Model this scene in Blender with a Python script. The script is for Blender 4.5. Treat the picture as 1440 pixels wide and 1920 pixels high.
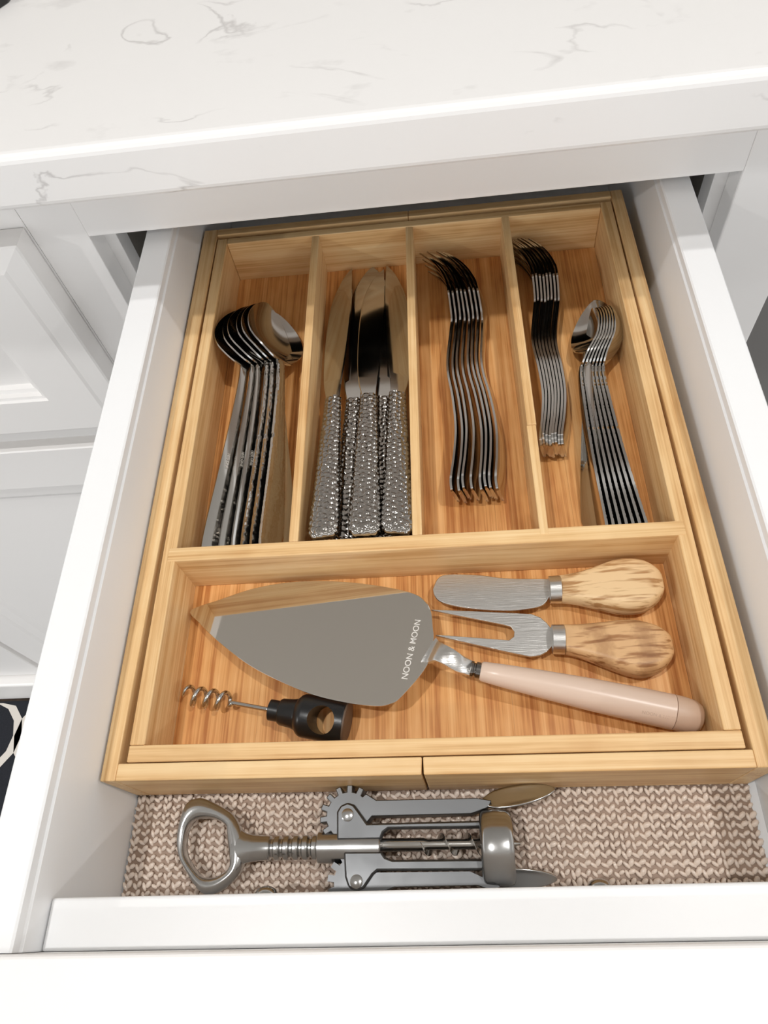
import bpy, bmesh, math, random
import numpy as np
from mathutils import Vector, Matrix

# ------------------------------------------------------------------ camera, light, exposure
S = bpy.context.scene
C = S.collection
for o in list(bpy.data.objects): bpy.data.objects.remove(o)

cd = bpy.data.cameras.new('camera'); cam = bpy.data.objects.new('camera', cd); C.objects.link(cam)
cd.sensor_fit = 'HORIZONTAL'; cd.sensor_width = 36.0; cd.lens = 36.0*1331.89/1440.0
cd.clip_start = 0.01; cd.clip_end = 50
cam.location = (0.16356, -0.06672, 0.33872)
cam.rotation_euler = (0.5247, 0.1147, 0.0004)
S.camera = cam

S.view_settings.view_transform = 'Standard'; S.view_settings.look = 'None'
S.view_settings.gamma = 1.0; S.view_settings.use_curve_mapping = False
S.view_settings.exposure = -0.26

W = bpy.data.worlds.new('world'); S.world = W; W.use_nodes = True
W.node_tree.nodes['Background'].inputs[0].default_value = (0.985, 0.995, 1.0, 1)
W.node_tree.nodes['Background'].inputs[1].default_value = 1.52

CEIL = 1.55; FLOOR = -0.88
# recessed ceiling lamps: x, y, watts
LAMPS = [(-0.22, -0.18, 9.4), (0.74, 0.03, 8.0), (-2.45, -1.15, 30.0), (2.55, -1.05, 17.0)]

# ------------------------------------------------------------------ helpers
def tag(o, label=None, cat=None, group=None, kind=None):
    if label: o['label'] = label
    if cat: o['category'] = cat
    if group: o['group'] = group
    if kind: o['kind'] = kind
    return o

def empty(name, loc, label, cat, group=None):
    o = bpy.data.objects.new(name, None); C.objects.link(o)
    o.location = loc; o.empty_display_size = 0.01
    bpy.context.view_layer.update()
    return tag(o, label, cat, group)

def adopt(o, parent):
    if parent is not None:
        o.parent = parent
        o.matrix_parent_inverse = Matrix.Translation(-Vector(world_loc(parent)))
    return o

def world_loc(o):
    v = Vector(o.location)
    return v if o.parent is None else Vector((0, 0, 0)) if o.type == 'MESH' else v

def link(name, me, mat, parent=None):
    o = bpy.data.objects.new(name, me); C.objects.link(o)
    if mat is not None:
        me.materials.clear(); me.materials.append(mat)
    if parent is not None:
        o.parent = parent
        if parent.type == 'EMPTY':
            o.matrix_parent_inverse = parent.matrix_basis.inverted()
    return o

def mesh(verts, faces, smooth=False):
    me = bpy.data.meshes.new('m')
    me.from_pydata([tuple(v) for v in verts], [], [tuple(f) for f in faces])
    me.validate()
    bm = bmesh.new(); bm.from_mesh(me)
    bmesh.ops.recalc_face_normals(bm, faces=bm.faces)
    bm.to_mesh(me); bm.free()
    if smooth: me.polygons.foreach_set('use_smooth', [True]*len(me.polygons))
    return me

def bevel(o, w, seg=2, ang=35):
    m = o.modifiers.new('b', 'BEVEL'); m.width = w; m.segments = seg
    m.limit_method = 'ANGLE'; m.angle_limit = math.radians(ang)
    m.harden_normals = False
    return o

def bake(o):
    """apply modifiers into the mesh"""
    dg = bpy.context.evaluated_depsgraph_get(); dg.update()
    me = bpy.data.meshes.new_from_object(o.evaluated_get(dg))
    o.modifiers.clear(); o.data = me
    return o

def box(name, x0, x1, y0, y1, z0, z1, mat, parent=None, bv=0.0, seg=2):
    v = [(x, y, z) for z in (z0, z1) for y in (y0, y1) for x in (x0, x1)]
    f = [(0, 2, 3, 1), (4, 5, 7, 6), (0, 1, 5, 4), (2, 6, 7, 3), (0, 4, 6, 2), (1, 3, 7, 5)]
    o = link(name, mesh(v, f), mat, parent)
    if bv: bevel(o, bv, seg)
    return o

def prism(name, pts, z0, z1, mat, parent=None, bv=0.0, seg=2, smooth=False):
    n = len(pts)
    v = [(p[0], p[1], z0) for p in pts] + [(p[0], p[1], z1) for p in pts]
    f = [tuple(range(n-1, -1, -1)), tuple(range(n, 2*n))]
    f += [(i, (i+1) % n, n+(i+1) % n, n+i) for i in range(n)]
    o = link(name, mesh(v, f), mat, parent)
    if bv: bevel(o, bv, seg)
    if smooth:
        o.data.polygons.foreach_set('use_smooth', [True]*len(o.data.polygons))
    return o

def catmull(pts, n=8, closed=False):
    P = np.array(pts, float); m = len(P); out = []
    rng = range(m if closed else m-1)
    for i in rng:
        if closed: a, b, c, d = P[(i-1) % m], P[i], P[(i+1) % m], P[(i+2) % m]
        else: a, b, c, d = P[max(i-1, 0)], P[i], P[i+1], P[min(i+2, m-1)]
        for k in range(n):
            t = k/n
            out.append(0.5*((2*b)+(c-a)*t+(2*a-5*b+4*c-d)*t*t+(3*b-a-3*c+d)*t**3))
    if not closed: out.append(P[-1])
    return np.array(out)

def rings(secs, caps=True, closed=False):
    """secs: list of (n,3) arrays -> verts, faces of a lofted skin"""
    n = len(secs[0]); V = np.concatenate(secs); F = []
    m = len(secs)
    for i in range(m if closed else m-1):
        a = i*n; b = ((i+1) % m)*n
        for k in range(n):
            k2 = (k+1) % n
            F.append((a+k, a+k2, b+k2, b+k))
    if caps and not closed:
        F.append(tuple(range(n-1, -1, -1))); F.append(tuple(range((m-1)*n, m*n)))
    return V, F

def frame_of(t):
    t = np.array(t, float); t /= np.linalg.norm(t)
    up = np.array([0, 0, 1.0]) if abs(t[2]) < 0.9 else np.array([1.0, 0, 0])
    s = np.cross(t, up); s /= np.linalg.norm(s)
    return t, s, np.cross(s, t)

def tube(path, rad, n=12, caps=True):
    P = np.array(path, float); r = np.full(len(P), rad) if np.isscalar(rad) else np.array(rad)
    T = np.gradient(P, axis=0); T /= np.linalg.norm(T, axis=1)[:, None]
    t, s, u = frame_of(T[0]); secs = []
    for i in range(len(P)):
        s = s-T[i]*np.dot(s, T[i]); s /= np.linalg.norm(s); u = np.cross(T[i], s)
        a = np.linspace(0, 2*np.pi, n, endpoint=False)
        secs.append(P[i]+r[i]*(np.cos(a)[:, None]*s+np.sin(a)[:, None]*u))
    return rings(secs, caps)

def lathe(o, d, prof, n=32):
    """prof: (distance along d, radius)"""
    t, s, u = frame_of(d); o = np.array(o, float); secs = []
    a = np.linspace(0, 2*np.pi, n, endpoint=False)
    for (h, r) in prof:
        r = max(r, 1e-5)
        secs.append(o+t*h+r*(np.cos(a)[:, None]*s+np.sin(a)[:, None]*u))
    return rings(secs, True)

def smooth_by_angle(o, ang=35):
    me = o.data
    me.polygons.foreach_set('use_smooth', [True]*len(me.polygons))
    bm = bmesh.new(); bm.from_mesh(me); lim = math.radians(ang)
    for e in bm.edges:
        if len(e.link_faces) == 2 and e.calc_face_angle(0) > lim: e.smooth = False
    bm.to_mesh(me); bm.free()
    return o

def join_vf(lst):
    V = []; F = []; k = 0
    for v, f in lst:
        V.append(np.array(v, float)); F += [tuple(i+k for i in q) for q in f]; k += len(v)
    return np.concatenate(V), F

# ------------------------------------------------------------------ materials
def srgb(r, g, b):
    f = lambda c: (c/255/12.92) if c/255 <= 0.04045 else ((c/255+0.055)/1.055)**2.4
    return (f(r), f(g), f(b), 1)

def newmat(name):
    m = bpy.data.materials.new(name); m.use_nodes = True
    nt = m.node_tree; b = nt.nodes['Principled BSDF']
    return m, nt, b

def plain(name, col, rough=0.5, metal=0.0, spec=0.5, bump=None, rnoise=0.0):
    m, nt, b = newmat(name)
    b.inputs['Base Color'].default_value = col; b.inputs['Roughness'].default_value = rough
    b.inputs['Metallic'].default_value = metal; b.inputs['Specular IOR Level'].default_value = spec
    N = nt.nodes; L = nt.links
    if bump or rnoise:
        tc = N.new('ShaderNodeTexCoord')
    if bump:
        sc, st, mp = bump
        mpn = N.new('ShaderNodeMapping'); mpn.inputs['Scale'].default_value = mp
        n = N.new('ShaderNodeTexNoise'); n.inputs['Scale'].default_value = sc; n.inputs['Detail'].default_value = 4
        bp = N.new('ShaderNodeBump'); bp.inputs['Strength'].default_value = st; bp.inputs['Distance'].default_value = 0.0004
        L.new(tc.outputs['Object'], mpn.inputs[0]); L.new(mpn.outputs[0], n.inputs[0])
        L.new(n.outputs[0], bp.inputs['Height']); L.new(bp.outputs[0], b.inputs['Normal'])
    if rnoise:
        n = N.new('ShaderNodeTexNoise'); n.inputs['Scale'].default_value = 60; n.inputs['Detail'].default_value = 5
        mr = N.new('ShaderNodeMapRange'); mr.inputs[1].default_value = 0.4; mr.inputs[2].default_value = 0.75
        mr.inputs[3].default_value = rough; mr.inputs[4].default_value = rough+rnoise
        L.new(tc.outputs['Object'], n.inputs[0]); L.new(n.outputs[0], mr.inputs[0]); L.new(mr.outputs[0], b.inputs['Roughness'])
    return m

def bamboo(name, axis, light, mid, dark, strip=180.0, fine=900.0, rough=0.42, amount=1.0, spread=0.16):
    """strips and fine fibres running along one axis ('x','y') of the object"""
    m, nt, b = newmat(name); N = nt.nodes; L = nt.links
    tc = N.new('ShaderNodeTexCoord')
    def noise(sa, sb, det):
        mp = N.new('ShaderNodeMapping')
        s = {'x': (sa, sb, sb), 'y': (sb, sa, sb), 'z': (sb, sb, sa)}[axis]
        mp.inputs['Scale'].default_value = s
        n = N.new('ShaderNodeTexNoise'); n.inputs['Scale'].default_value = 1.0; n.inputs['Detail'].default_value = det
        n.inputs['Roughness'].default_value = 0.6
        L.new(tc.outputs['Object'], mp.inputs[0]); L.new(mp.outputs[0], n.inputs[0])
        return n
    a = noise(3.0, strip, 2); f = noise(14.0, fine, 3); w = noise(30.0, 60.0, 2)
    mx = N.new('ShaderNodeMath'); mx.operation = 'MULTIPLY_ADD'; mx.inputs[1].default_value = 0.45*amount
    L.new(f.outputs[0], mx.inputs[0])
    s1 = N.new('ShaderNodeMath'); s1.operation = 'MULTIPLY'; s1.inputs[1].default_value = 0.62*amount
    L.new(a.outputs[0], s1.inputs[0]); L.new(s1.outputs[0], mx.inputs[2])
    m2 = N.new('ShaderNodeMath'); m2.operation = 'MULTIPLY_ADD'; m2.inputs[1].default_value = 0.22*amount
    L.new(w.outputs[0], m2.inputs[0]); L.new(mx.outputs[0], m2.inputs[2])
    r = N.new('ShaderNodeValToRGB'); e = r.color_ramp.elements
    c0 = 0.645*amount
    e[0].position = c0-spread; e[0].color = dark; e[1].position = c0+spread; e[1].color = light
    k = e.new(c0); k.color = mid
    L.new(m2.outputs[0], r.inputs[0]); L.new(r.outputs[0], b.inputs['Base Color'])
    b.inputs['Roughness'].default_value = rough; b.inputs['Specular IOR Level'].default_value = 0.4
    bp = N.new('ShaderNodeBump'); bp.inputs['Strength'].default_value = 0.12; bp.inputs['Distance'].default_value = 0.0003
    L.new(f.outputs[0], bp.inputs['Height']); L.new(bp.outputs[0], b.inputs['Normal'])
    return m

BL, BM, BD = srgb(240, 208, 158), srgb(229, 190, 136), srgb(204, 156, 100)
bam_x = bamboo('bamboo_along_x', 'x', BL, BM, BD)
bam_y = bamboo('bamboo_along_y', 'y', BL, BM, BD)
FL_, FM, FD = srgb(242, 190, 128), srgb(226, 166, 102), srgb(188, 122, 66)
bam_floor = bamboo('bamboo_base_board', 'y', FL_, FM, FD, strip=150, fine=800, rough=0.36, amount=1.05, spread=0.135)

paint = plain('white_paint', srgb(241, 239, 237), 0.42)
paint_in = plain('white_drawer_melamine', srgb(241, 242, 243), 0.38)
carc = plain('cabinet_interior_board', srgb(186, 180, 172), 0.7)
dark_in = plain('shaded_interior', srgb(38, 34, 30), 0.9)  # darkness of the unlit cabinet cavity, put into the base colour
grey_panel = plain('grey_panel', srgb(120, 118, 116), 0.5)
steel = plain('polished_steel', (0.54, 0.525, 0.50, 1), 0.10, 1.0, rnoise=0.06)
steel_hm = plain('hammered_steel', (0.38, 0.36, 0.335, 1), 0.13, 1.0)
steel_srv = plain('server_steel', (0.72, 0.685, 0.635, 1), 0.035, 1.0, rnoise=0.05)
steel_br = plain('brushed_steel', (0.63, 0.62, 0.60, 1), 0.28, 1.0, bump=(1.0, 0.25, (60, 2600, 600)))
chrome = plain('chrome_plate', (0.50, 0.50, 0.495, 1), 0.17, 1.0, rnoise=0.10)
cast = plain('cast_metal', (0.15, 0.154, 0.158, 1), 0.36, 1.0, rnoise=0.12)
black_pl = plain('black_plastic', srgb(22, 22, 23), 0.32)
brown_pl = plain('worn_brown_end', srgb(96, 76, 60), 0.55)
pink = plain('dusty_pink_coating', srgb(218, 194, 176), 0.3)
pink2 = plain('dusty_pink_cap', srgb(204, 178, 158), 0.38)
etch = plain('etched_white_print', srgb(225, 222, 216), 0.6)
etch2 = plain('faint_print', srgb(196, 172, 155), 0.6)
stamp = plain('pale_stamp', srgb(205, 198, 188), 0.5)
vinyl = plain('taupe_vinyl', srgb(236, 220, 206), 0.11, spec=1.0)
vinyl_d = plain('taupe_vinyl_base', srgb(162, 138, 120), 0.5)
black_gl = plain('black_glass', srgb(16, 15, 15), 0.12)

def oak(name, light, dark, ang, kind):
    m, nt, b = newmat(name); N = nt.nodes; L = nt.links
    tc = N.new('ShaderNodeTexCoord'); mp = N.new('ShaderNodeMapping')
    mp.inputs['Rotation'].default_value = (0, 0, ang); mp.inputs['Scale'].default_value = (35, 420, 420)
    n = N.new('ShaderNodeTexNoise'); n.inputs['Scale'].default_value = 1.0; n.inputs['Detail'].default_value = 3
    L.new(tc.outputs['Object'], mp.inputs[0]); L.new(mp.outputs[0], n.inputs[0])
    r = N.new('ShaderNodeValToRGB'); e = r.color_ramp.elements
    e[0].position = 0.36; e[0].color = dark; e[1].position = 0.50; e[1].color = light
    L.new(n.outputs[0], r.inputs[0])
    col = r.outputs[0]
    if kind == 'ringed':
        mp2 = N.new('ShaderNodeMapping'); mp2.inputs['Location'].default_value = (-0.214, -0.052, 0.02)
        w = N.new('ShaderNodeTexWave'); w.wave_type = 'RINGS'; w.rings_direction = 'SPHERICAL'
        w.inputs['Scale'].default_value = 15; w.inputs['Distortion'].default_value = 1.2; w.inputs['Detail'].default_value = 2
        w.inputs['Detail Scale'].default_value = 25
        L.new(tc.outputs['Object'], mp2.inputs[0]); L.new(mp2.outputs[0], w.inputs[0])
        mix = N.new('ShaderNodeMix'); mix.data_type = 'RGBA'; mix.blend_type = 'MULTIPLY'
        r2 = N.new('ShaderNodeValToRGB'); r2.color_ramp.elements[0].color = (0.55, 0.45, 0.36, 1); r2.color_ramp.elements[1].position = 0.6
        r2.color_ramp.elements[1].color = (1, 1, 1, 1)
        L.new(w.outputs[0], r2.inputs[0]); mix.inputs[0].default_value = 0.6
        L.new(col, mix.inputs[6]); L.new(r2.outputs[0], mix.inputs[7]); col = mix.outputs[2]
    L.new(col, b.inputs['Base Color']); b.inputs['Roughness'].default_value = 0.45
    return m
oak_a = oak('pale_oak', srgb(230, 198, 152), srgb(176, 132, 84), 0.12, 'plain')
oak_b = oak('figured_oak', srgb(214, 172, 124), srgb(160, 112, 68), -0.25, 'ringed')

def quartz():
    m, nt, b = newmat('white_quartz'); N = nt.nodes; L = nt.links
    tc = N.new('ShaderNodeTexCoord'); mp = N.new('ShaderNodeMapping')
    mp.inputs['Scale'].default_value = (1.0, 1.5, 1.5); mp.inputs['Rotation'].default_value = (0, 0, 0.25)
    L.new(tc.outputs['Object'], mp.inputs[0])
    def noise(s, d, dist=0.0):
        n = N.new('ShaderNodeTexNoise'); n.inputs['Scale'].default_value = s; n.inputs['Detail'].default_value = d
        n.inputs['Distortion'].default_value = dist
        L.new(mp.outputs[0], n.inputs[0]); return n
    v = noise(9.0, 5, 1.1); msk = noise(14.0, 3); cl = noise(30.0, 4)
    # thin veins where the noise crosses one value, kept only in patches
    sb = N.new('ShaderNodeMath'); sb.operation = 'SUBTRACT'; sb.inputs[1].default_value = 0.5; L.new(v.outputs[0], sb.inputs[0])
    ab = N.new('ShaderNodeMath'); ab.operation = 'ABSOLUTE'; L.new(sb.outputs[0], ab.inputs[0])
    vr = N.new('ShaderNodeMapRange'); vr.inputs[1].default_value = 0.0; vr.inputs[2].default_value = 0.016; vr.inputs[3].default_value = 1; vr.inputs[4].default_value = 0
    L.new(ab.outputs[0], vr.inputs[0])
    mr = N.new('ShaderNodeMapRange'); mr.inputs[1].default_value = 0.53; mr.inputs[2].default_value = 0.66; L.new(msk.outputs[0], mr.inputs[0])
    mu = N.new('ShaderNodeMath'); mu.operation = 'MULTIPLY'; L.new(vr.outputs[0], mu.inputs[0]); L.new(mr.outputs[0], mu.inputs[1])
    cr = N.new('ShaderNodeMapRange'); cr.inputs[1].default_value = 0.66; cr.inputs[2].default_value = 0.78; cr.inputs[4].default_value = 0.5; L.new(cl.outputs[0], cr.inputs[0])
    ad = N.new('ShaderNodeMath'); ad.operation = 'ADD'; ad.use_clamp = True; L.new(mu.outputs[0], ad.inputs[0]); L.new(cr.outputs[0], ad.inputs[1])
    mix = N.new('ShaderNodeMix'); mix.data_type = 'RGBA'
    mix.inputs[6].default_value = srgb(232, 231, 230); mix.inputs[7].default_value = srgb(200, 198, 197)
    L.new(ad.outputs[0], mix.inputs[0]); L.new(mix.outputs[2], b.inputs['Base Color'])
    b.inputs['Roughness'].default_value = 0.3
    return m
quartz_m = quartz()

def rug_mat():
    m, nt, b = newmat('navy_trellis_pile'); N = nt.nodes; L = nt.links
    tc = N.new('ShaderNodeTexCoord'); n = N.new('ShaderNodeTexNoise'); n.inputs['Scale'].default_value = 400
    r = N.new('ShaderNodeValToRGB'); r.color_ramp.elements[0].color = srgb(14, 16, 22); r.color_ramp.elements[1].color = srgb(34, 37, 46)
    L.new(tc.outputs['Object'], n.inputs[0]); L.new(n.outputs[0], r.inputs[0]); L.new(r.outputs[0], b.inputs['Base Color'])
    b.inputs['Roughness'].default_value = 0.95
    return m
rug_m = rug_mat()
rug_w = plain('cream_pile', srgb(214, 208, 200), 0.95)
floor_m = bamboo('dark_floor_boards', 'y', srgb(88, 70, 56), srgb(70, 55, 44), srgb(48, 38, 30), strip=9, fine=120)
wall_m = plain('warm_wall_paint', srgb(206, 200, 192), 0.8)
ceil_m = plain('ceiling_paint', srgb(232, 228, 222), 0.85)
lamp_trim = plain('lamp_trim', srgb(238, 236, 232), 0.4)
def emit():
    m, nt, b = newmat('lamp_lens'); b.inputs['Emission Color'].default_value = (1, 0.93, 0.84, 1)
    b.inputs['Emission Strength'].default_value = 25; return m
lens_m = emit()

# ------------------------------------------------------------------ the room
RX0, RX1, RY0, RY1 = -3.2, 3.2, -2.4, 2.6
def struct(o): o['kind'] = 'structure'; return o
struct(box('floor', RX0, RX1, RY0, RY1, FLOOR-0.05, FLOOR, floor_m))
struct(box('ceiling', RX0, RX1, RY0, RY1, CEIL, CEIL+0.05, ceil_m))
struct(box('wall_back', RX0, RX1, RY1, RY1+0.05, FLOOR, CEIL, wall_m))

for i, (x, y, w) in enumerate(LAMPS):
    where = ['just left of the open drawer', 'just right of the open drawer', 'far to the left of the drawer', 'far to the right of the drawer'][i]
    t = empty('ceiling_lamp', (x, y, CEIL), 'round recessed ceiling lamp '+where, 'lamp', 'recessed ceiling lamps')
    V, F = lathe((x, y, CEIL-0.006), (0, 0, 1), [(0, 0.038), (-0.001, 0.045), (0, 0.056), (0.005, 0.058), (0.0055, 0.038)], 32)
    smooth_by_angle(link('trim_ring', mesh(V, F[:-2]+[(k, (k+1) % 32, 4*32+(k+1) % 32, 4*32+k) for k in range(32)]), lamp_trim, t))
    V, F = lathe((x, y, CEIL-0.003), (0, 0, 1), [(0, 0.0), (0, 0.037), (0.002, 0.037), (0.002, 0)], 32)
    link('lens', mesh(V, F), lens_m, t)
    ld = bpy.data.lights.new('lamp_light', 'AREA'); ld.shape = 'DISK'; ld.size = 0.055; ld.energy = w
    ld.color = (1.0, 0.988, 0.972)
    lo = bpy.data.objects.new('lamp_light', ld); C.objects.link(lo); lo.location = (x, y, CEIL-0.008)
    lo.parent = t; lo.matrix_parent_inverse = t.matrix_basis.inverted()

# ------------------------------------------------------------------ countertop and cabinets
CY, CZ0, CZ1 = 0.258, 0.1170, 0.1475
ct = box('countertop', -1.25, 1.25, CY, 0.98, CZ0, CZ1, quartz_m)
bevel(ct, 0.0045, 4)
tag(ct, 'white quartz countertop with faint grey veins above the open drawer', 'countertop')

FY0, FY1 = 0.3265, 0.3455           # face frame
OX0, OX1, OZ0, OZ1 = -0.0668, 0.3484, -0.066, 0.0475   # drawer opening
cab = empty('base_cabinet', (0.14, 0.60, FLOOR), 'white base cabinet around the pulled-out cutlery drawer', 'cabinet')
box('stile', -0.1040, OX0, FY0, FY1, -0.80, CZ0, paint, cab, 0.0006)
box('stile', OX1, 0.3980, FY0, FY1, -0.80, CZ0, paint, cab, 0.0012)
box('top_rail', OX0, OX1, FY0, FY1, OZ1, CZ0, paint, cab, 0.0005)
box('rail', OX0, OX1, FY0, FY1, -0.105, OZ0, paint, cab, 0.0005)
box('lower_panel', OX0, OX1, FY0+0.004, FY1, -0.80, -0.105, paint, cab)
box('side_panel', -0.0860, -0.0740, FY1, 0.90, -0.80, CZ0, carc, cab)
box('side_panel', 0.3560, 0.3980, FY1, 0.90, -0.80, CZ0, carc, cab)
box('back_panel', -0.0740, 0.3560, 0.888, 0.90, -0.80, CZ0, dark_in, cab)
box('underlay', -0.0740, 0.3560, FY1, 0.888, CZ0-0.012, CZ0-0.0005, dark_in, cab)  # near-black colour stands for shade under the counter
box('filler_strip', 0.3400, 0.3560, FY1, FY1+0.016, OZ0, OZ1+0.03, paint, cab, 0.0005)
box('filler_strip', -0.0740, -0.0585, FY1, FY1+0.016, OZ0, OZ1+0.03, paint, cab, 0.0005)
box('dust_board', -0.0740, 0.3560, FY1, 0.888, -0.078, -0.072, carc, cab)

def nested_front(name, x0, x1, z0, z1, parent, loops):
    """panel front: loops of (inset, y) from the back edge to the centre panel"""
    V = []; F = []
    for (d, y) in loops:
        V += [(x0+d, y, z0+d), (x1-d, y, z0+d), (x1-d, y, z1-d), (x0+d, y, z1-d)]
    for i in range(len(loops)-1):
        a = 4*i
        for k in range(4): F.append((a+k, a+(k+1) % 4, a+4+(k+1) % 4, a+4+k))
    a = 4*(len(loops)-1); F.append((a, a+1, a+2, a+3)); F.append((3, 2, 1, 0))
    return link(name, mesh(V, F), paint, parent)

LP = [(0, FY0-0.0008), (0, 0.3085), (0.0012, 0.3074), (0.015, 0.3045), (0.0175, 0.3032), (0.0560, 0.3032), (0.0575, 0.3050), (0.0600, 0.3056), (0.0612, 0.3090),
      (0.0650, 0.3100), (0.0670, 0.3135), (0.1, 0.3135)]
LP2 = [(0, FY0-0.0008), (0, 0.3085), (0.0012, 0.3074), (0.0600, 0.3074), (0.0640, 0.3100), (0.0800, 0.3115), (0.0880, 0.3150), (0.11, 0.3150)]
cab2 = empty('base_cabinet', (-0.33, 0.60, FLOOR), 'white base cabinet with raised-panel drawer front left of the open drawer', 'cabinet')
box('face_frame', -0.5560, -0.1042, FY0, FY1, -0.80, CZ0, paint, cab2)
box('carcass', -0.5560, -0.1042, FY1, 0.90, -0.80, CZ0-0.001, carc, cab2)
nested_front('drawer_front', -0.5430, -0.1055, -0.1405, 0.0597, cab2, LP)
nested_front('door', -0.5430, -0.1055, -0.795, -0.1560, cab2, LP2)
cab3 = empty('base_cabinet', (-0.80, 0.60, FLOOR), 'white base cabinet at the far left beside the rug', 'cabinet')
box('carcass', -1.20, -0.5560, FY0, 0.90, -0.80, CZ0-0.001, paint, cab3)
nested_front('door', -1.0, -0.5560, -0.795, 0.06, cab3, LP2)
struct(box('baseboard_front', -1.20, 0.398, 0.2900, 0.88, FLOOR, -0.8005, paint, None, 0.004))
gp = empty('appliance', (0.70, 0.60, FLOOR), 'grey recessed appliance front right of the white cabinet stile', 'appliance')
box('front', 0.4010, 1.0, FY1+0.004, 0.38, FLOOR+0.10, CZ0-0.002, grey_panel, gp, 0.002)
box('body', 0.4010, 1.0, 0.3805, 0.90, FLOOR, CZ0-0.002, dark_in, gp)

# black cooktop at the far left of the counter (only its corner shows)
pts = [(-0.60, 0.404), (-0.104, 0.404), (-0.094, 0.4085), (-0.0885, 0.417), (-0.087, 0.425), (-0.087, 0.90), (-0.60, 0.90)]
tag(prism('cooktop', pts, CZ1, CZ1+0.005, black_gl, None, 0.001), 'black glass cooktop corner on the white countertop', 'cooktop')

# ------------------------------------------------------------------ rug
rug = empty('rug', (-0.7, -0.3, FLOOR), 'navy rug with cream trellis pattern on the floor', 'rug')
box('pile', -1.5, 0.9, -0.85, 0.285, FLOOR, FLOOR+0.008, rug_m, rug, 0.003)
def quatrefoil(cx, cy, r, w):
    P = []
    for q in range(4):
        a0 = q*math.pi/2
        c = (cx+r*0.78*math.cos(a0), cy+r*0.78*math.sin(a0))
        for k in range(9):
            a = a0-1.75+3.5*k/8
            P.append((c[0]+0.62*r*math.cos(a), c[1]+0.62*r*math.sin(a)))
    n = len(P); V = []; F = []
    for (s, z) in ((1.0, 0), (1.0-w, 0)):
        V += [(min(max(cx+(x-cx)*s, -1.495), 0.895), min(max(cy+(y-cy)*s, -0.845), 0.281), FLOOR+0.0085) for x, y in P]
    return V, [(i, (i+1) % n, n+(i+1) % n, n+i) for i in range(n)]
parts = []
for ix in range(8):
    for iy in range(4):
        parts.append(quatrefoil(-1.382+0.30*ix, 0.222-0.30*iy, 0.112, 0.10))
V, F = join_vf(parts)
tr = link('trellis_pattern', mesh(V, F), rug_w, rug); tr['kind'] = 'stuff'

# ------------------------------------------------------------------ drawer
ZD = 0.040; ZF = -0.0465
dr = empty('drawer', (0.145, 0.13, -0.055), 'white open kitchen drawer pulled out under the countertop', 'drawer')
def side_profile(name, xi, xo, s):
    """side board: the top 5 mm of the inner face is set back a little"""
    sgn = 1 if xo > xi else -1
    pr = [(xi, -0.054), (xi, ZD-0.0065), (xi+sgn*0.0009, ZD-0.0055), (xi+sgn*0.0009, ZD-0.0008), (xi+sgn*0.0017, ZD), (xo-sgn*0.0008, ZD), (xo, ZD-0.0008), (xo, -0.054)]
    V = []; n = len(pr)
    for y in (-0.0768, 0.47): V += [(x, y, z) for x, z in pr]
    F = [tuple(range(n)), tuple(range(2*n-1, n-1, -1))]+[(i, (i+1) % n, n+(i+1) % n, n+i) for i in range(n)]
    return bevel(link(name, mesh(V, F), paint_in, dr), 0.0006, 2, 60)
side_profile('side', -0.0125, -0.0320, -1)
side_profile('side', 0.3020, 0.3212, 1)
fp = [(-0.0122, -0.0768), (0.3018, -0.0715), (0.3018, -0.0525), (-0.0122, -0.0577)]
prism('inner_front', fp, -0.054, 0.0205, paint_in, dr, 0.0012, 3)
pn = [(-0.105, -0.1075), (0.388, -0.0985), (0.388, -0.0702), (-0.105, -0.0785)]
# outer front with a moulded rim
V = []
def shrink(d0, d1):
    return [(pn[0][0]+d1, pn[0][1]+d0), (pn[1][0]-d1, pn[1][1]+d0), (pn[2][0], pn[2][1]), (pn[3][0], pn[3][1])]
V = [(x, y, -0.075) for x, y in shrink(0, 0)]+[(x, y, 0.0375) for x, y in shrink(0, 0)]+[(x, y, 0.0440) for x, y in shrink(0.0060, 0.006)]
F = [(3, 2, 1, 0), (8, 9, 10, 11)]+[(a+k, a+(k+1) % 4, a+4+(k+1) % 4, a+4+k) for a in (0, 4) for k in range(4)]
bevel(link('front_panel', mesh(V, F), paint, dr), 0.0016, 3, 20)
box('bottom', -0.0124, 0.3019, -0.0520, 0.47, -0.0530, ZF, paint_in, dr)
box('back', -0.0124, 0.3019, 0.4550, 0.4700, ZF, 0.0205, paint_in, dr)
for (x, y) in ((0.0700, -0.0563), (0.2160, -0.0540)):
    V, F = lathe((x, y, -0.014), (0, 1, 0), [(0, 0.0052), (0.0012, 0.0052), (0.0028, 0.0042), (0.0038, 0.0022), (0.0041, 0)], 24)
    link('screw', mesh(V, F, True), chrome, dr)

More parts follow.
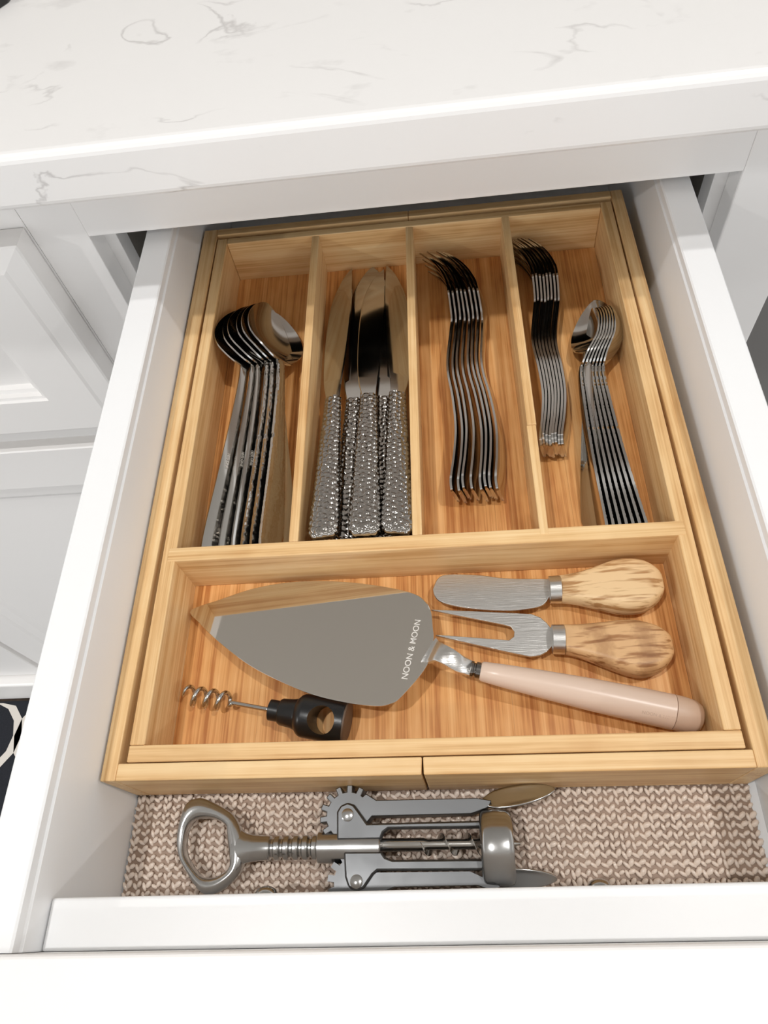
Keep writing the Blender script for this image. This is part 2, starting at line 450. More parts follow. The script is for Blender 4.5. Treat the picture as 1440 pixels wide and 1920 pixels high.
# ------------------------------------------------------------------ knitted drawer liner
ln = empty('drawer_liner', (0.143, -0.02, ZF), 'taupe knitted non-slip liner lying on the drawer bottom', 'liner')
rnd = random.Random(4)
V, F = [], []
nx, ny = 64, 20
X0, X1, Y0, Y1 = -0.0118, 0.2975, -0.0565, 0.030
for j in range(ny+1):
    for i in range(nx+1):
        V.append((X0+(X1-X0)*i/nx+(0.0008*math.sin(j*1.9) if i == nx else 0), Y0+(Y1-Y0)*j/ny, ZF+0.0010+0.0003*math.sin(i*1.3)*math.sin(j*0.9)))
for j in range(ny):
    for i in range(nx): a = j*(nx+1)+i; F.append((a, a+1, a+nx+2, a+nx+1))
link('backing', mesh(V, F, True), vinyl_d, ln)
def blob(c, ang, a, b, h, tilt):
    n, m = 8, 5; vs = []; ca, sa = math.cos(ang), math.sin(ang)
    for k in range(m):
        t = math.pi*k/(m-1)
        for q in range(n):
            p = 2*math.pi*q/n
            x = a*math.cos(t); y = b*math.sin(t)*math.cos(p); z = h*math.sin(t)*math.sin(p)+x*tilt
            vs.append((c[0]+x*ca-y*sa, c[1]+x*sa+y*ca, c[2]+z))
    f = []
    for k in range(m-1):
        for q in range(n): f.append((k*n+q, k*n+(q+1) % n, (k+1)*n+(q+1) % n, (k+1)*n+q))
    return vs, f
parts = []
dx, dy = 0.00500, 0.00400
ncol = int((X1-X0)/dx); nrow = int((0.012-Y0)/dy)+1
for j in range(nrow):
    for i in range(ncol+1):
        x = X0+0.0022+dx*i+rnd.uniform(-.0002, .0002); y = Y0+0.002+dy*j+rnd.uniform(-.0002, .0002)
        if x > X1: continue
        z = ZF+0.0017+0.0003*math.sin(i*0.9+j*0.5)
        j1 = rnd.uniform(-.45, .45); j2 = rnd.uniform(-.45, .45); k1 = rnd.uniform(0.8, 1.15)
        parts.append(blob((x-0.0011, y-0.0004, z-0.0001), 2.25+j1, 0.0021*k1, 0.00105, 0.0010, 0.15))
        parts.append(blob((x+0.0011, y+0.0006, z+0.0003), 0.85+j2, 0.00195*k1, 0.00135*k1, 0.0012, 0.28))
V, F = join_vf(parts)
kn = link('knit_loops', mesh(V, F, True), vinyl, ln); kn['kind'] = 'stuff'

# ------------------------------------------------------------------ bamboo organiser: sliding sleeve halves + inner tray
ZB = -0.0425
def P4(x0, x1, y0, y1): return [(x0, y0), (x1, y0), (x1, y1), (x0, y1)]
BV = 0.0006
sl = empty('tray_sleeve', (0.065, 0.19, ZB), 'left half of the expandable bamboo sleeve around the cutlery tray', 'tray', 'sleeve halves')
prism('side_rail', [(-0.0114, -0.0085), (-0.0039, -0.0085), (-0.0007, 0.3835), (-0.0112, 0.3835)], ZB, 0.0005, bam_y, sl, BV)
prism('front_rail', [(-0.00385, -0.0085), (0.1416, -0.0085), (0.1420, -0.0006), (-0.0038, -0.0006)], ZB, 0.0005, bam_x, sl, BV)
prism('back_rail', P4(-0.0007, 0.1419, 0.3766, 0.3835), ZB, 0.0005, bam_x, sl, BV)
box('base_sheet', -0.0005, 0.1418, -0.0004, 0.3764, ZB, ZB+0.003, bam_floor, sl)
sr = empty('tray_sleeve', (0.22, 0.19, ZB), 'right half of the expandable bamboo sleeve around the cutlery tray', 'tray', 'sleeve halves')
prism('side_rail', [(0.2876, -0.0083), (0.2972, -0.0083), (0.2938, 0.3835), (0.2859, 0.3835)], ZB, 0.0005, bam_y, sr, BV)
prism('front_rail', [(0.1427, -0.0085), (0.2875, -0.0083), (0.2875, -0.0006), (0.1425, -0.0006)], ZB, 0.0005, bam_x, sr, BV)
prism('back_rail', P4(0.1421, 0.2858, 0.3766, 0.3835), ZB, 0.0005, bam_x, sr, BV)
box('base_sheet', 0.1426, 0.2856, -0.0004, 0.3764, ZB, ZB+0.003, bam_floor, sr)

TF = -0.0340; TB = -0.0385; ZT = 0.0
TW, TD = 0.2850, 0.3727
tray = empty('cutlery_tray', (0.1425, 0.186, TB), 'bamboo cutlery tray with five compartments inside the drawer', 'tray')
box('front_rail', 0.0, TW, 0.0, 0.0079, TB, ZT, bam_x, tray, BV)
box('side_rail', 0.0, 0.0076, 0.0080, TD, TB, ZT, bam_y, tray, BV)
box('side_rail', TW-0.0076, TW, 0.0080, TD, TB, ZT, bam_y, tray, BV)
box('back_rail', 0.0077, TW-0.0077, TD-0.0062, TD, TB, ZT, bam_x, tray, BV)
prism('cross_divider', [(0.0032, 0.1067), (0.2818, 0.1067), (0.2818, 0.1151), (0.0032, 0.1151)], TF, ZT+0.0003, bam_x, tray, BV)
box('divider', 0.0714, 0.0768, 0.1152, 0.3664, TF, ZT-0.0002, bam_y, tray, BV)
box('divider', 0.1398, 0.1452, 0.1152, 0.3664, TF, ZT-0.0002, bam_y, tray, BV)
prism('divider', [(0.2076, 0.1112), (0.2122, 0.1112), (0.2130, 0.1830), (0.2076, 0.1830)], TF, ZT+0.0006, bam_y, tray, BV)
box('divider', 0.2080, 0.2134, 0.1832, 0.3664, TF, ZT+0.0004, bam_y, tray, BV)
xs = np.linspace(0.0077, TW-0.0077, 20)
fr = random.Random(9)
brd = None
for i in range(6):                       # base boards, laid side by side
    a = 0.0077+(TW-0.0154)*i/6; b = 0.0077+(TW-0.0154)*(i+1)/6
    box('base_board', a, b-0.00008, 0.0080, TD-0.0063, TB+0.0003, TF, bam_floor, tray)

# ------------------------------------------------------------------ cutlery
def hammer_field(seed, L, Wd, cell):
    r = np.random.RandomState(seed)
    nu, nv = int(L/cell)+3, int(Wd/cell)+3
    pts = []
    for i in range(nu):
        for j in range(nv):
            pts.append(((i+0.5*(j % 2)+r.uniform(-.28, .28)-1)*cell, (j+r.uniform(-.28, .28)-1)*cell))
    return np.array(pts)

def hammered(u, v, pts, edge=0.0007, h=0.00032):
    d = np.sqrt((u[..., None]-pts[:, 0])**2+(v[..., None]-pts[:, 1])**2)
    d.partition(1, axis=-1)
    f = np.clip((d[..., 1]-d[..., 0])/edge, 0, 1)
    return h*(f*f*(3-2*f))

def interp(tab, u):
    t = np.array(tab, float); return np.interp(u, t[:, 0], t[:, 1])

def smooth_tab(tab, n=10):
    c = catmull(tab, n); return c

def strip(us, vc, wid, th, dish=None, nj=9, ham=None, hside=0, voff=None):
    """plate lofted along u: local coords (w across, u along, v normal)."""
    us = np.array(us); n = len(us)
    js = np.linspace(-1, 1, nj)
    c = np.stack([us, vc], 1); T = np.gradient(c, axis=0); T /= np.linalg.norm(T, axis=1)[:, None]
    Nn = np.stack([-T[:, 1], T[:, 0]], 1)
    top = np.zeros((n, nj, 3)); bot = np.zeros((n, nj, 3))
    for k, j in enumerate(js):
        d = (dish*(j*j) if dish is not None else np.zeros(n))
        tt = th*0.5*(1.0-0.35*j**4)
        du, dv = Nn[:, 0], Nn[:, 1]
        x = wid*0.5*j
        if voff is not None: x = x+voff
        hu = np.zeros(n); hb = np.zeros(n)
        if ham is not None:
            hh = hammered(us, x+0.02, ham)
            if hside in (0, 1): hu = hh
            if hside in (0, -1): hb = hh
        top[:, k] = np.stack([x, us+du*(tt+hu), vc+d+dv*(tt+hu)], 1)
        bot[:, k] = np.stack([x, us-du*(tt+hb), vc+d-dv*(tt+hb)], 1)
    secs = [np.concatenate([top[i], bot[i][::-1]]) for i in range(n)]
    return rings(secs, True)

def place(root, O, yaw, pitch, roll, side):
    """local (w,u,v) -> world. u runs to +y, v (the concave side) up; roll tips v towards side*x"""
    B = Matrix(((1, 0, 0), (0, 1, 0), (0, 0, 1)))
    Rr = Matrix.Rotation(roll*side, 3, 'Y')
    Rp = Matrix.Rotation(pitch, 3, 'X')
    Ry = Matrix.Rotation(yaw, 3, 'Z')
    M = (Ry @ Rp @ Rr @ B).to_4x4(); M.translation = Vector(O)
    root.matrix_world = M
    return root

def proto(name, parts):
    """parts: list of (name, mesh, material); returns a maker of copies"""
    ms = []
    for nm, vf, mat in parts:
        me = mesh(vf[0], vf[1], True); me.materials.append(mat); ms.append((nm, me))
        tmp = bpy.data.objects.new('tmp', me); smooth_by_angle(tmp, 30 if nm == 'blade' else 60); bpy.data.objects.remove(tmp)
    def make(label, cat, group):
        r = bpy.data.objects.new(name, None); C.objects.link(r); r.empty_display_size = 0.01
        tag(r, label, cat, group)
        for nm, me in ms:
            o = bpy.data.objects.new(nm, me); C.objects.link(o); o.parent = r
        return r
    return make

ORD = ['leftmost', 'second from left', 'third from left', 'fourth from left', 'fifth from left', 'sixth from left', 'seventh from left', 'rightmost']

# --- forks
def fork_parts(k, Wh, We):
    prof = smooth_tab([(0, 0.3), (8, -0.4), (25, -3.2), (45, -4.8), (70, -3.6), (90, -1.4), (105, -1.5), (125, -4.2), (142, -6.6), (156, -7.4), (168, -6.2), (182, -2.0), (194, 4.0), (206, 12.5)], 6)
    prof[:, 0] *= 0.001*k; prof[:, 1] *= 0.001*k
    wt = [(0, We*0.72), (4, We*0.95), (10, We), (30, We*0.9), (60, We*0.66), (90, We*0.46), (110, We*0.36), (128, We*0.32), (138, We*0.36), (146, Wh*0.62), (154, Wh*0.93), (160, Wh), (168, Wh)]
    wt = smooth_tab(wt, 4)*np.array([0.001*k, 0.001])
    uH = np.linspace(0, 0.136*k, 90); uB = np.linspace(0.136*k, 0.166*k, 16)
    th = 0.0021
    hv = strip(uH, interp(prof, uH), interp(wt, uH), np.full(len(uH), th), nj=9)
    bv = strip(uB, interp(prof, uB), interp(wt, uB), np.full(len(uB), th*0.9), nj=9)
    lst = [bv]
    uT = np.linspace(0.164*k, 0.206*k, 14); tt = (uT-uT[0])/(uT[-1]-uT[0])
    for q in range(4):
        off = Wh*0.001*(-0.375+0.25*q)
        w = Wh*0.001*(0.165-0.085*tt); w[-1] *= 0.5
        lst.append(strip(uT, interp(prof, uT), w, np.full(len(uT), th*0.85)*(1-0.4*tt), nj=3, voff=np.full(len(uT), off)))
    return [('handle', hv, steel), ('head', join_vf(lst), steel)]
mk_fork = proto('dinner_fork', fork_parts(1.0, 24, 19))
mk_sfork = proto('salad_fork', fork_parts(0.885, 23, 18))
R = math.radians
rel = [0, .163, .265, .449, .653, .755, .857, 1]
for i in range(8):
    f = mk_fork('%s of the long dinner forks nested on edge in the third compartment' % ORD[i], 'fork', 'dinner forks in the third compartment')
    x = 0.1646+0.0262*rel[i]
    xn = 0.1698+0.0205*(i/7)              # where the neck should be
    yaw = -math.atan2((xn-x)-0.0060, 0.140)
    place(f, (x, 0.1512-0.0012*math.sin(i*2.1), -0.0219), yaw, 0.0, R(106), -1)
for i in range(8):
    f = mk_sfork('%s of the short salad forks nested beside the third divider' % ORD[i], 'fork', 'salad forks in the fourth compartment')
    x = 0.2186+0.0124*(i/7); xn = 0.2268+0.0160*(i/7)
    yaw = -math.atan2((xn-x)-0.0053, 0.124)
    place(f, (x, 0.1795+0.001*math.sin(i*1.7), -0.0222), yaw, 0.0, R(104), -1)

# --- spoons
def spoon_parts(k, Wb, We, ham_side, seed):
    rim = smooth_tab([(0, 0), (10, 1.1), (21, 2.3), (40, 4.2), (57, 5.5), (80, 7.0), (100, 8.0), (114, 8.5), (121, 8.0), (127, 6.2), (133, 3.3), (140, 0.8), (150, -0.8), (160, -1.6), (172, -2.0)], 6)*0.001*k
    wt = smooth_tab([(0, We*0.66), (2, We*0.86), (6, We), (20, We*0.97), (50, We*0.74), (80, We*0.50), (100, We*0.37), (114, We*0.32), (121, We*0.34)], 6)*np.array([0.001*k, 0.001])
    uH = np.linspace(0, 0.121*k, 150)
    pts = hammer_field(seed, 0.121*k, 0.05, 0.0026)
    hv = strip(uH, interp(rim, uH), interp(wt, uH), np.full(len(uH), 0.0022), nj=15, ham=pts, hside=ham_side)
    t = np.linspace(0, 1, 40); t = 1-(1-t)**1.35; uB = (0.121+0.051*t)*k
    w = Wb*0.001*np.power(np.clip(np.sin(np.pi*np.power(t, 0.82)), 0, 1), 0.62)
    w = np.maximum(w, We*0.00034*(1-t)*np.clip(1-t*3, 0, 1)); w[-1] = 0.0008
    depth = 0.0072*k*np.power(np.clip(np.sin(np.pi*np.clip((t-0.05)/0.95, 0, 1)), 0, 1), 0.9)
    bv = strip(uB, interp(rim, uB)-depth, w, np.full(len(uB), 0.0016), dish=depth, nj=19)
    return [('handle', hv, steel), ('bowl', bv, steel)]
mk_tea = proto('teaspoon', spoon_parts(1.0, 31, 15, -1, 3))
mk_tab = proto('tablespoon', spoon_parts(1.13, 42, 18, 0, 5))
mk_tab_s = proto('tablespoon', spoon_parts(1.13, 42, 18, -1, 6))

def text_mesh(s, size, ext=0.00008, off=0.0):
    cu = bpy.data.curves.new('t', 'FONT'); cu.body = s; cu.size = size; cu.extrude = ext
    cu.offset = off; cu.align_x = 'CENTER'; cu.align_y = 'CENTER'
    o = bpy.data.objects.new('t', cu); C.objects.link(o)
    dg = bpy.context.evaluated_depsgraph_get(); dg.update()
    me = bpy.data.meshes.new_from_object(o.evaluated_get(dg))
    bpy.data.objects.remove(o); return me

# tablespoons: six leaning in a nest, one lying lowest against the first divider
tabs = [  # end x, neck x, roll deg
    (0.0203, 0.0296, 40), (0.0313, 0.0364, 45), (0.0390, 0.0405, 50), (0.0446, 0.0464, 54), (0.0500, 0.0500, 57), (0.0553, 0.0545, 60)]
NM = ['first', 'second', 'third', 'fourth', 'fifth', 'sixth', 'seventh']
stamp_me = text_mesh('1870 ONE', 0.0024)
for i, (xe, xn, rl) in enumerate(tabs):
    mk = mk_tab_s if i < 3 else mk_tab
    lab = 'leftmost tablespoon of the nested stack in the first compartment' if i == 0 else '%s tablespoon from the left in the nested stack' % NM[i]
    s = mk(lab, 'spoon', 'tablespoons in the first compartment')
    v = 0.0090*math.sin(R(rl))            # the neck stands that far off the chord on the concave side
    yaw = -math.atan2((xn-xe)-v, 0.132)
    zc = -0.0340+0.0090*math.sin(R(rl))+0.0030+0.0004*i
    place(s, (xe, 0.1185, zc), yaw, R(3.6), R(rl), 1)
    if i < 3:
        t = link('stamped_mark', stamp_me, stamp, None); t.parent = s
        # along the handle, on the concave face
        t.matrix_local = Matrix.Translation((-0.0024, 0.0640, 0.0079)) @ Matrix.Rotation(0.075, 4, 'X') @ Matrix.Rotation(-math.pi/2, 4, 'Z')
s = mk_tab_s('lowest tablespoon lying against the first divider with its bowl open upward', 'spoon', 'tablespoons in the first compartment')
place(s, (0.0595, 0.1220, -0.0302), R(5.4), R(3.6), R(26), 1)

teas = [(0.2455+0.0038*i, 0.2475+0.00235*i, 80+i*1.2) for i in range(7)]
for i, (xe, xn, rl) in enumerate(teas):
    lab = 'leftmost upright teaspoon of the nested stack in the fourth compartment' if i == 0 else '%s upright teaspoon from the left in the fourth compartment' % NM[i]
    s = mk_tea(lab, 'spoon', 'teaspoons in the fourth compartment')
    v = 0.0083*math.sin(R(rl))
    yaw = -math.atan2((xn-xe)+v, 0.117)
    place(s, (xe, 0.1180, -0.0255), yaw, R(2.4), R(rl), -1)
s = mk_tea('lowest teaspoon lying with its bowl open beside the salad forks', 'spoon', 'teaspoons in the fourth compartment')
place(s, (0.2425, 0.1300, -0.0302), R(-7.5), R(3.4), R(34), -1)

# --- table knives
def knife_parts():
    L = 0.100; nu, na = 190, 72
    pts = hammer_field(11, L+0.01, 0.05, 0.0034)
    u = np.concatenate([np.linspace(0, 0.006, 16)[:-1], np.linspace(0.006, L, nu)])
    hw = interp(smooth_tab([(0, 5.2), (1.5, 7.2), (4, 8.1), (8, 8.4), (30, 7.6), (60, 6.2), (90, 4.9), (100, 4.6)], 6)*0.001, u)
    ht = interp(smooth_tab([(0, 1.4), (1.5, 2.6), (4, 3.2), (8, 3.4), (40, 3.2), (80, 2.7), (100, 2.4)], 6)*0.001, u)
    a = np.linspace(0, 2*np.pi, na, endpoint=False); e = 2/2.6
    ca = np.sign(np.cos(a))*np.abs(np.cos(a))**e; sa = np.sign(np.sin(a))*np.abs(np.sin(a))**e
    secs = []
    for i in range(len(u)):
        x = hw[i]*ca; z = ht[i]*sa
        arc = np.where(np.sin(a) >= 0, x+0.012, 0.036-x)
        h = hammered(np.full(na, u[i]), arc, pts, 0.0017, 0.00085)
        nx_, nz_ = np.cos(a), np.sin(a)
        secs.append(np.stack([x+nx_*h, np.full(na, u[i]), z+nz_*h], 1))
    hv = rings(secs, True)
    # blade outline: spine on +w, curved edge on -w, tip at the spine
    ub = np.concatenate([np.linspace(0.098, 0.205, 40), np.linspace(0.205, 0.2255, 26)[1:]])
    sp = interp(smooth_tab([(98, 4.2), (110, 4.6), (140, 7.0), (170, 8.6), (200, 9.2), (226, 8.6)], 6)*0.001, ub)
    ed = interp(smooth_tab([(98, -4.2), (104, -5.4), (112, -7.0), (130, -8.4), (160, -8.6), (185, -7.2), (200, -4.6), (212, -0.6), (220, 3.6), (225.5, 8.4)], 6)*0.001, ub)
    V = []; F = []; n = len(ub)
    for i in range(n):
        for (x, z) in ((sp[i], 0.0009), (sp[i]*0.06+ed[i]*0.94, 0.00085), (ed[i], 0.0004), (ed[i], -0.0004), (sp[i]*0.06+ed[i]*0.94, -0.00085), (sp[i], -0.0009)):
            V.append((x, ub[i], z))
    for i in range(n-1):
        for k in range(6): F.append((i*6+k, i*6+(k+1) % 6, i*6+6+(k+1) % 6, i*6+6+k))
    F.append(tuple(range(6))); F.append(tuple(range((n-1)*6, n*6))[::-1])
    K = np.array([1.0, 1.105, 1.0])
    return [('handle', (np.array(hv[0])*K, hv[1]), steel_hm), ('blade', (np.array(V)*K, F), steel)]
mk_knife = proto('table_knife', knife_parts())
def knife(label, O, yaw, pitch, roll, flip=False):
    k = mk_knife(label, 'knife', 'table knives in the second compartment')
    place(k, O, yaw, pitch, roll, 1)
    if flip: k.matrix_world = k.matrix_world @ Matrix.Rotation(math.pi, 4, 'Y')
    return k
knife('left table knife on top, hammered handle beside the first divider', (0.0908, 0.1165, -0.0005), R(0.6), R(-7.6), R(-14))
knife('middle table knife on top with its pointed dark blade', (0.1140, 0.1158, 0.0018), R(0.5), R(-8.2), R(1))
knife('right table knife on top, hammered handle beside the second divider', (0.1317, 0.1165, -0.0002), R(0.2), R(-7.7), R(15), True)
knife('lower table knife half hidden between left and middle knives', (0.1008, 0.1190, -0.0125), R(-0.6), R(-5.0), R(0))
knife('lower table knife half hidden between middle and right knives', (0.1224, 0.1190, -0.0125), R(0.6), R(-5.0), R(0), True)

# ------------------------------------------------------------------ cake server
srv = empty('cake_server', (0.14, 0.055, TF), 'steel cake server with dusty pink handle lying across the front compartment', 'cake server')
PA, PB, PC = -0.0155677, 0.075, -0.15
bl = [(9.4, 88.9), (25.4, 94.6), (46.6, 100.6), (70.6, 102.8), (96.8, 100.4), (121.3, 95.0), (138.5, 89.0), (145.0, 83.4), (147.7, 77.1), (148.5, 67.8), (148.6, 60.5), (145.0, 46.2), (132.2, 30.6), (126.4, 27.0), (118.7, 26.3), (102.9, 29.1), (84.5, 34.7), (62.8, 44.9), (46.5, 54.7), (28.8, 68.5), (16.3, 80.3)]
B2 = catmull([bl[0]]+bl[1:], 6, True)/1000
cen = np.array([0.085, 0.065])
def onpl(p, dz=0.0): return (p[0], p[1], PA+PB*p[0]+PC*p[1]+dz)
n = len(B2); V = []; F = []
prof = [(1.0, -0.0011), (1.002, -0.0006), (1.0, -0.0001), (0.994, 0.0)]
for s, dz in prof: V += [onpl(cen+(p-cen)*s, dz) for p in B2]
for i in range(len(prof)-1):
    for k in range(n): F.append((i*n+k, i*n+(k+1) % n, (i+1)*n+(k+1) % n, (i+1)*n+k))
F.append(tuple(range((len(prof)-1)*n, len(prof)*n))); F.append(tuple(range(n-1, -1, -1)))
blade = link('blade', mesh(V, F), steel_srv, srv); smooth_by_angle(blade, 12)
for p_ in blade.data.polygons:
    if len(p_.vertices) > 10: p_.use_smooth = False
tm = text_mesh('NOON & MOON', 0.0047, 0.00003, 0.00003)
tx = link('lettering', tm, etch, blade)
ex = Vector((0.0074, 0.0333, 0)); ex.z = PB*ex.x+PC*ex.y; ex.normalize()
nrm = Vector((-PB, -PC, 1)).normalized(); ey = nrm.cross(ex)
M = Matrix((ex, ey, nrm)).transposed().to_4x4(); M.translation = Vector(onpl((0.1373, 0.0560), 0.00012))
bb = [v.co.x for v in tm.vertices]; sc = 0.0340/(max(bb)-min(bb))
tx.matrix_local = M @ Matrix.Scale(sc, 4)
# neck: a bent flat bar that rises off the blade
cl = catmull([(0.1462, 0.0545, -0.0126), (0.1486, 0.0530, -0.0116), (0.1515, 0.0515, -0.0080), (0.1560, 0.0488, -0.0068), (0.1610, 0.0458, -0.0085), (0.1650, 0.0446, -0.0110), (0.1680, 0.0438, -0.0122)], 6)
wd = np.interp(np.linspace(0, 1, len(cl)), [0, 0.18, 0.36, 0.7, 1], [0.0150, 0.0125, 0.0095, 0.0085, 0.0070])
secs = []
for i in range(len(cl)):
    t = cl[min(i+1, len(cl)-1)]-cl[max(i-1, 0)]; t, s_, u_ = frame_of(t)
    w, h = wd[i]/2, 0.0012
    secs.append(np.array([cl[i]+s_*w*a+u_*h*b for a, b in ((-1, -.6), (-.8, -1), (.8, -1), (1, -.6), (1, .6), (.8, 1), (-.8, 1), (-1, .6))]))
V, F = rings(secs); smooth_by_angle(link('neck', mesh(V, F), steel_br, srv), 40)
h0 = np.array([0.1715, 0.0428, -0.0128]); h1 = np.array([0.2760, 0.0185, -0.0215]); hd = h1-h0; HL = np.linalg.norm(hd)
V, F = lathe(h0-hd/HL*0.0050, hd, [(0, 0.0030), (0.0003, 0.0041), (0.0015, 0.0041), (0.0018, 0.0034), (0.0026, 0.0034), (0.0029, 0.0041), (0.0052, 0.0041), (0.0056, 0.003)], 24)
smooth_by_angle(link('collar', mesh(V, F), plain('dark_collar', (0.2, 0.19, 0.18, 1), 0.2, 1.0), srv))
V, F = lathe(h0, hd, [(0, 0.003), (0.0002, 0.0042), (0.0012, 0.0049), (0.010, 0.0056), (0.030, 0.0068), (0.055, 0.0079), (0.080, 0.0084), (0.0935, 0.0085), (0.0937, 0.0080)], 40)
smooth_by_angle(link('handle', mesh(V, F), pink, srv))
V, F = lathe(h0, hd, [(0.0938, 0.0080), (0.0939, 0.00848), (0.099, 0.0083), (0.1035, 0.0076), (0.1062, 0.0063), (0.1075, 0.0042), (0.1080, 0.0)], 40)
smooth_by_angle(link('end_cap', mesh(V, F), pink2, srv), 60)

pm = text_mesh('NOON & MOON', 0.0022, 0.00002); pt = link('faint_print', pm, etch2, srv)
tdir = Vector(hd/HL); nz = (Vector((0.163, -0.067, 0.339))-Vector(h0+hd*0.86)); nz = (nz-tdir*nz.dot(tdir)).normalized()
yy = nz.cross(tdir); pM = Matrix((tdir, yy, nz)).transposed().to_4x4(); pM.translation = Vector(h0+hd*0.80)+(nz*0.93-yy*0.36).normalized()*0.00842
nz2 = (nz*0.93-yy*0.36).normalized(); yy2 = nz2.cross(tdir); tr_ = pM.translation.copy()
pM = Matrix((tdir, yy2, nz2)).transposed().to_4x4(); pM.translation = tr_
pt.matrix_world = pM

# ------------------------------------------------------------------ cheese spreader and cheese fork
def bulb(name, st, mat, parent, e=2.5, flat=0.75):
    """st: x, y_low, y_high, half thickness (mm); rests on the tray floor"""
    st = catmull(st, 6)/1000; secs = []
    a = np.linspace(0, 2*np.pi, 36, endpoint=False); p = 2/e
    ca = np.sign(np.cos(a))*np.abs(np.cos(a))**p; sa = np.sign(np.sin(a))*np.abs(np.sin(a))**p
    for x, y0, y1, h in st:
        hw = max((y1-y0)/2, 0.0003); c = (y0+y1)/2; zc = -0.0232
        z = np.clip(h*sa, -h*flat-0.0, h*flat)
        secs.append(np.stack([np.full(36, x), c+hw*ca, zc+z], 1))
    V, F = rings(secs, True); o = link(name, mesh(V, F, True), mat, parent); return smooth_by_angle(o, 40)

sp = empty('cheese_spreader', (0.21, 0.09, TF), 'short cheese spreader with rounded blade and pale oak handle', 'cheese knife', 'cheese tools')
bp_ = [(148.9, 93.4), (152.2, 99.9), (158.4, 101.8), (174.6, 100.5), (187.9, 98.0), (200, 97.0), (212.9, 96.2), (211.9, 86.4), (207.2, 80.9), (195.4, 78.9), (183.7, 79.1), (166.8, 81.3), (153.7, 85.1), (149.8, 89.2)]
pp = np.concatenate([catmull(bp_[:7], 5), catmull(bp_[7:]+[bp_[0]], 5)[:-1]])/1000
smooth_by_angle(prism('blade', pp, -0.0249, -0.0235, steel_br, sp, 0.0004, 2))
V, F = lathe((0.2115, 0.0896, -0.0232), (1, -0.02, 0), [(0, 0.0060), (0.0003, 0.0074), (0.0062, 0.0076), (0.0066, 0.0070)], 36)
smooth_by_angle(link('ferrule', mesh(V, F), steel_br, sp))
bulb('handle', [(217.6, 82.2, 96.8, 7.0), (224, 81.2, 97.4, 7.6), (230, 79.6, 98.6, 8.6), (238, 77.2, 101.0, 9.8), (246, 74.8, 103.6, 10.8), (254, 74.2, 104.6, 11.2), (261, 75.6, 103.4, 11.0), (266, 78.6, 100.4, 10.2), (269.6, 82.6, 96.2, 8.4), (271.0, 86.4, 92.4, 5.0), (271.3, 88.8, 90.0, 1.5)], oak_a, sp)

cf = empty('cheese_fork', (0.21, 0.06, TF), 'two-pronged cheese fork with darker figured oak handle', 'cheese fork', 'cheese tools')
fk = [(147.5, 81.6), (173.2, 79.3), (201.0, 76.6), (205.5, 74.4), (208.6, 71.1), (211.5, 66.4), (211.0, 59.5), (207.0, 55.4), (203.0, 53.4), (198.0, 52.9), (184.5, 56.5), (165.7, 61.9), (149.6, 66.4), (149.6, 67.1), (188.0, 62.4), (190.6, 64.2), (191.2, 67.0), (189.6, 69.8), (185.6, 71.2), (147.7, 81.0)]
smooth_by_angle(prism('prongs', np.array(fk)/1000, -0.0256, -0.0242, steel_br, cf, 0.0003, 2))
V, F = lathe((0.2098, 0.0616, -0.0232), (1, -0.06, 0), [(0, 0.0062), (0.0003, 0.0076), (0.0064, 0.0078), (0.0068, 0.0070)], 36)
smooth_by_angle(link('ferrule', mesh(V, F), steel_br, cf))
bulb('handle', [(216.2, 53.6, 68.6, 7.2), (222, 51.8, 68.4, 7.6), (229, 48.8, 68.6, 8.6), (237, 45.0, 69.0, 9.8), (245, 41.6, 69.6, 10.8), (252, 40.0, 69.4, 11.2), (259, 41.4, 67.4, 11.0), (264, 44.2, 64.8, 10.2), (267.6, 48.0, 61.2, 8.4), (269.2, 51.6, 58.0, 5.0), (269.6, 54.0, 55.6, 1.5)], oak_b, cf)

# ------------------------------------------------------------------ black pocket corkscrew
ck = empty('corkscrew', (0.085, 0.026, TF), 'black plastic corkscrew with round hole under the cake server', 'corkscrew')
ax = np.array([1.0, -0.19, 0.0]); ax /= np.linalg.norm(ax); o0 = np.array([0.0620, 0.0292, -0.0229])
V, F = lathe(o0, ax, [(0, 0.0045), (0.0004, 0.0054), (0.0055, 0.0054), (0.0058, 0.0062), (0.0068, 0.0068), (0.0125, 0.0073), (0.0150, 0.0080), (0.0168, 0.0100), (0.0185, 0.0108), (0.0195, 0.0109), (0.0408, 0.0109), (0.0412, 0.0106)], 48)
body = link('body', mesh(V, F), black_pl, ck)
hc = o0+ax*0.0300
V, F = lathe(hc+np.array([0.001, 0.006, -0.03]), (-0.03, -0.22, 1), [(0, 0.0070), (0.06, 0.0070)], 40)
cut = link('cut', mesh(V, F), black_pl)
md = body.modifiers.new('h', 'BOOLEAN'); md.object = cut; md.operation = 'DIFFERENCE'; md.solver = 'EXACT'
bake(body); bpy.data.objects.remove(cut); smooth_by_angle(body, 32)
V, F = lathe(o0, ax, [(0.0411, 0.0106), (0.0420, 0.0104), (0.0423, 0.0095), (0.0423, 0)], 48)
smooth_by_angle(link('end_disc', mesh(V, F), brown_pl, ck))
_, s_, u_ = frame_of(ax)
path = []
Lw = 0.0275
for i in range(150):
    q = i/149; a = q*2*np.pi*4.0
    rr = 0.0046*min(1, q*14+0.25)*min(1, (1-q)*9+0.0)
    path.append(o0-ax*(0.0490-Lw*q)+s_*rr*np.cos(a+0.6)+u_*(rr*np.sin(a+0.6)-0.002)+np.array([0, 0.0008, 0]))
path += [o0-ax*(0.0215-0.0225*q)+u_*(-0.002*(1-q))+np.array([0, 0.0008*(1-q), 0]) for q in np.linspace(0.1, 1, 8)]
rad = [0.0003+0.0009*min(1, i/14) for i in range(len(path))]
V, F = tube(path, rad, 10); link('worm', mesh(V, F, True), steel, ck)

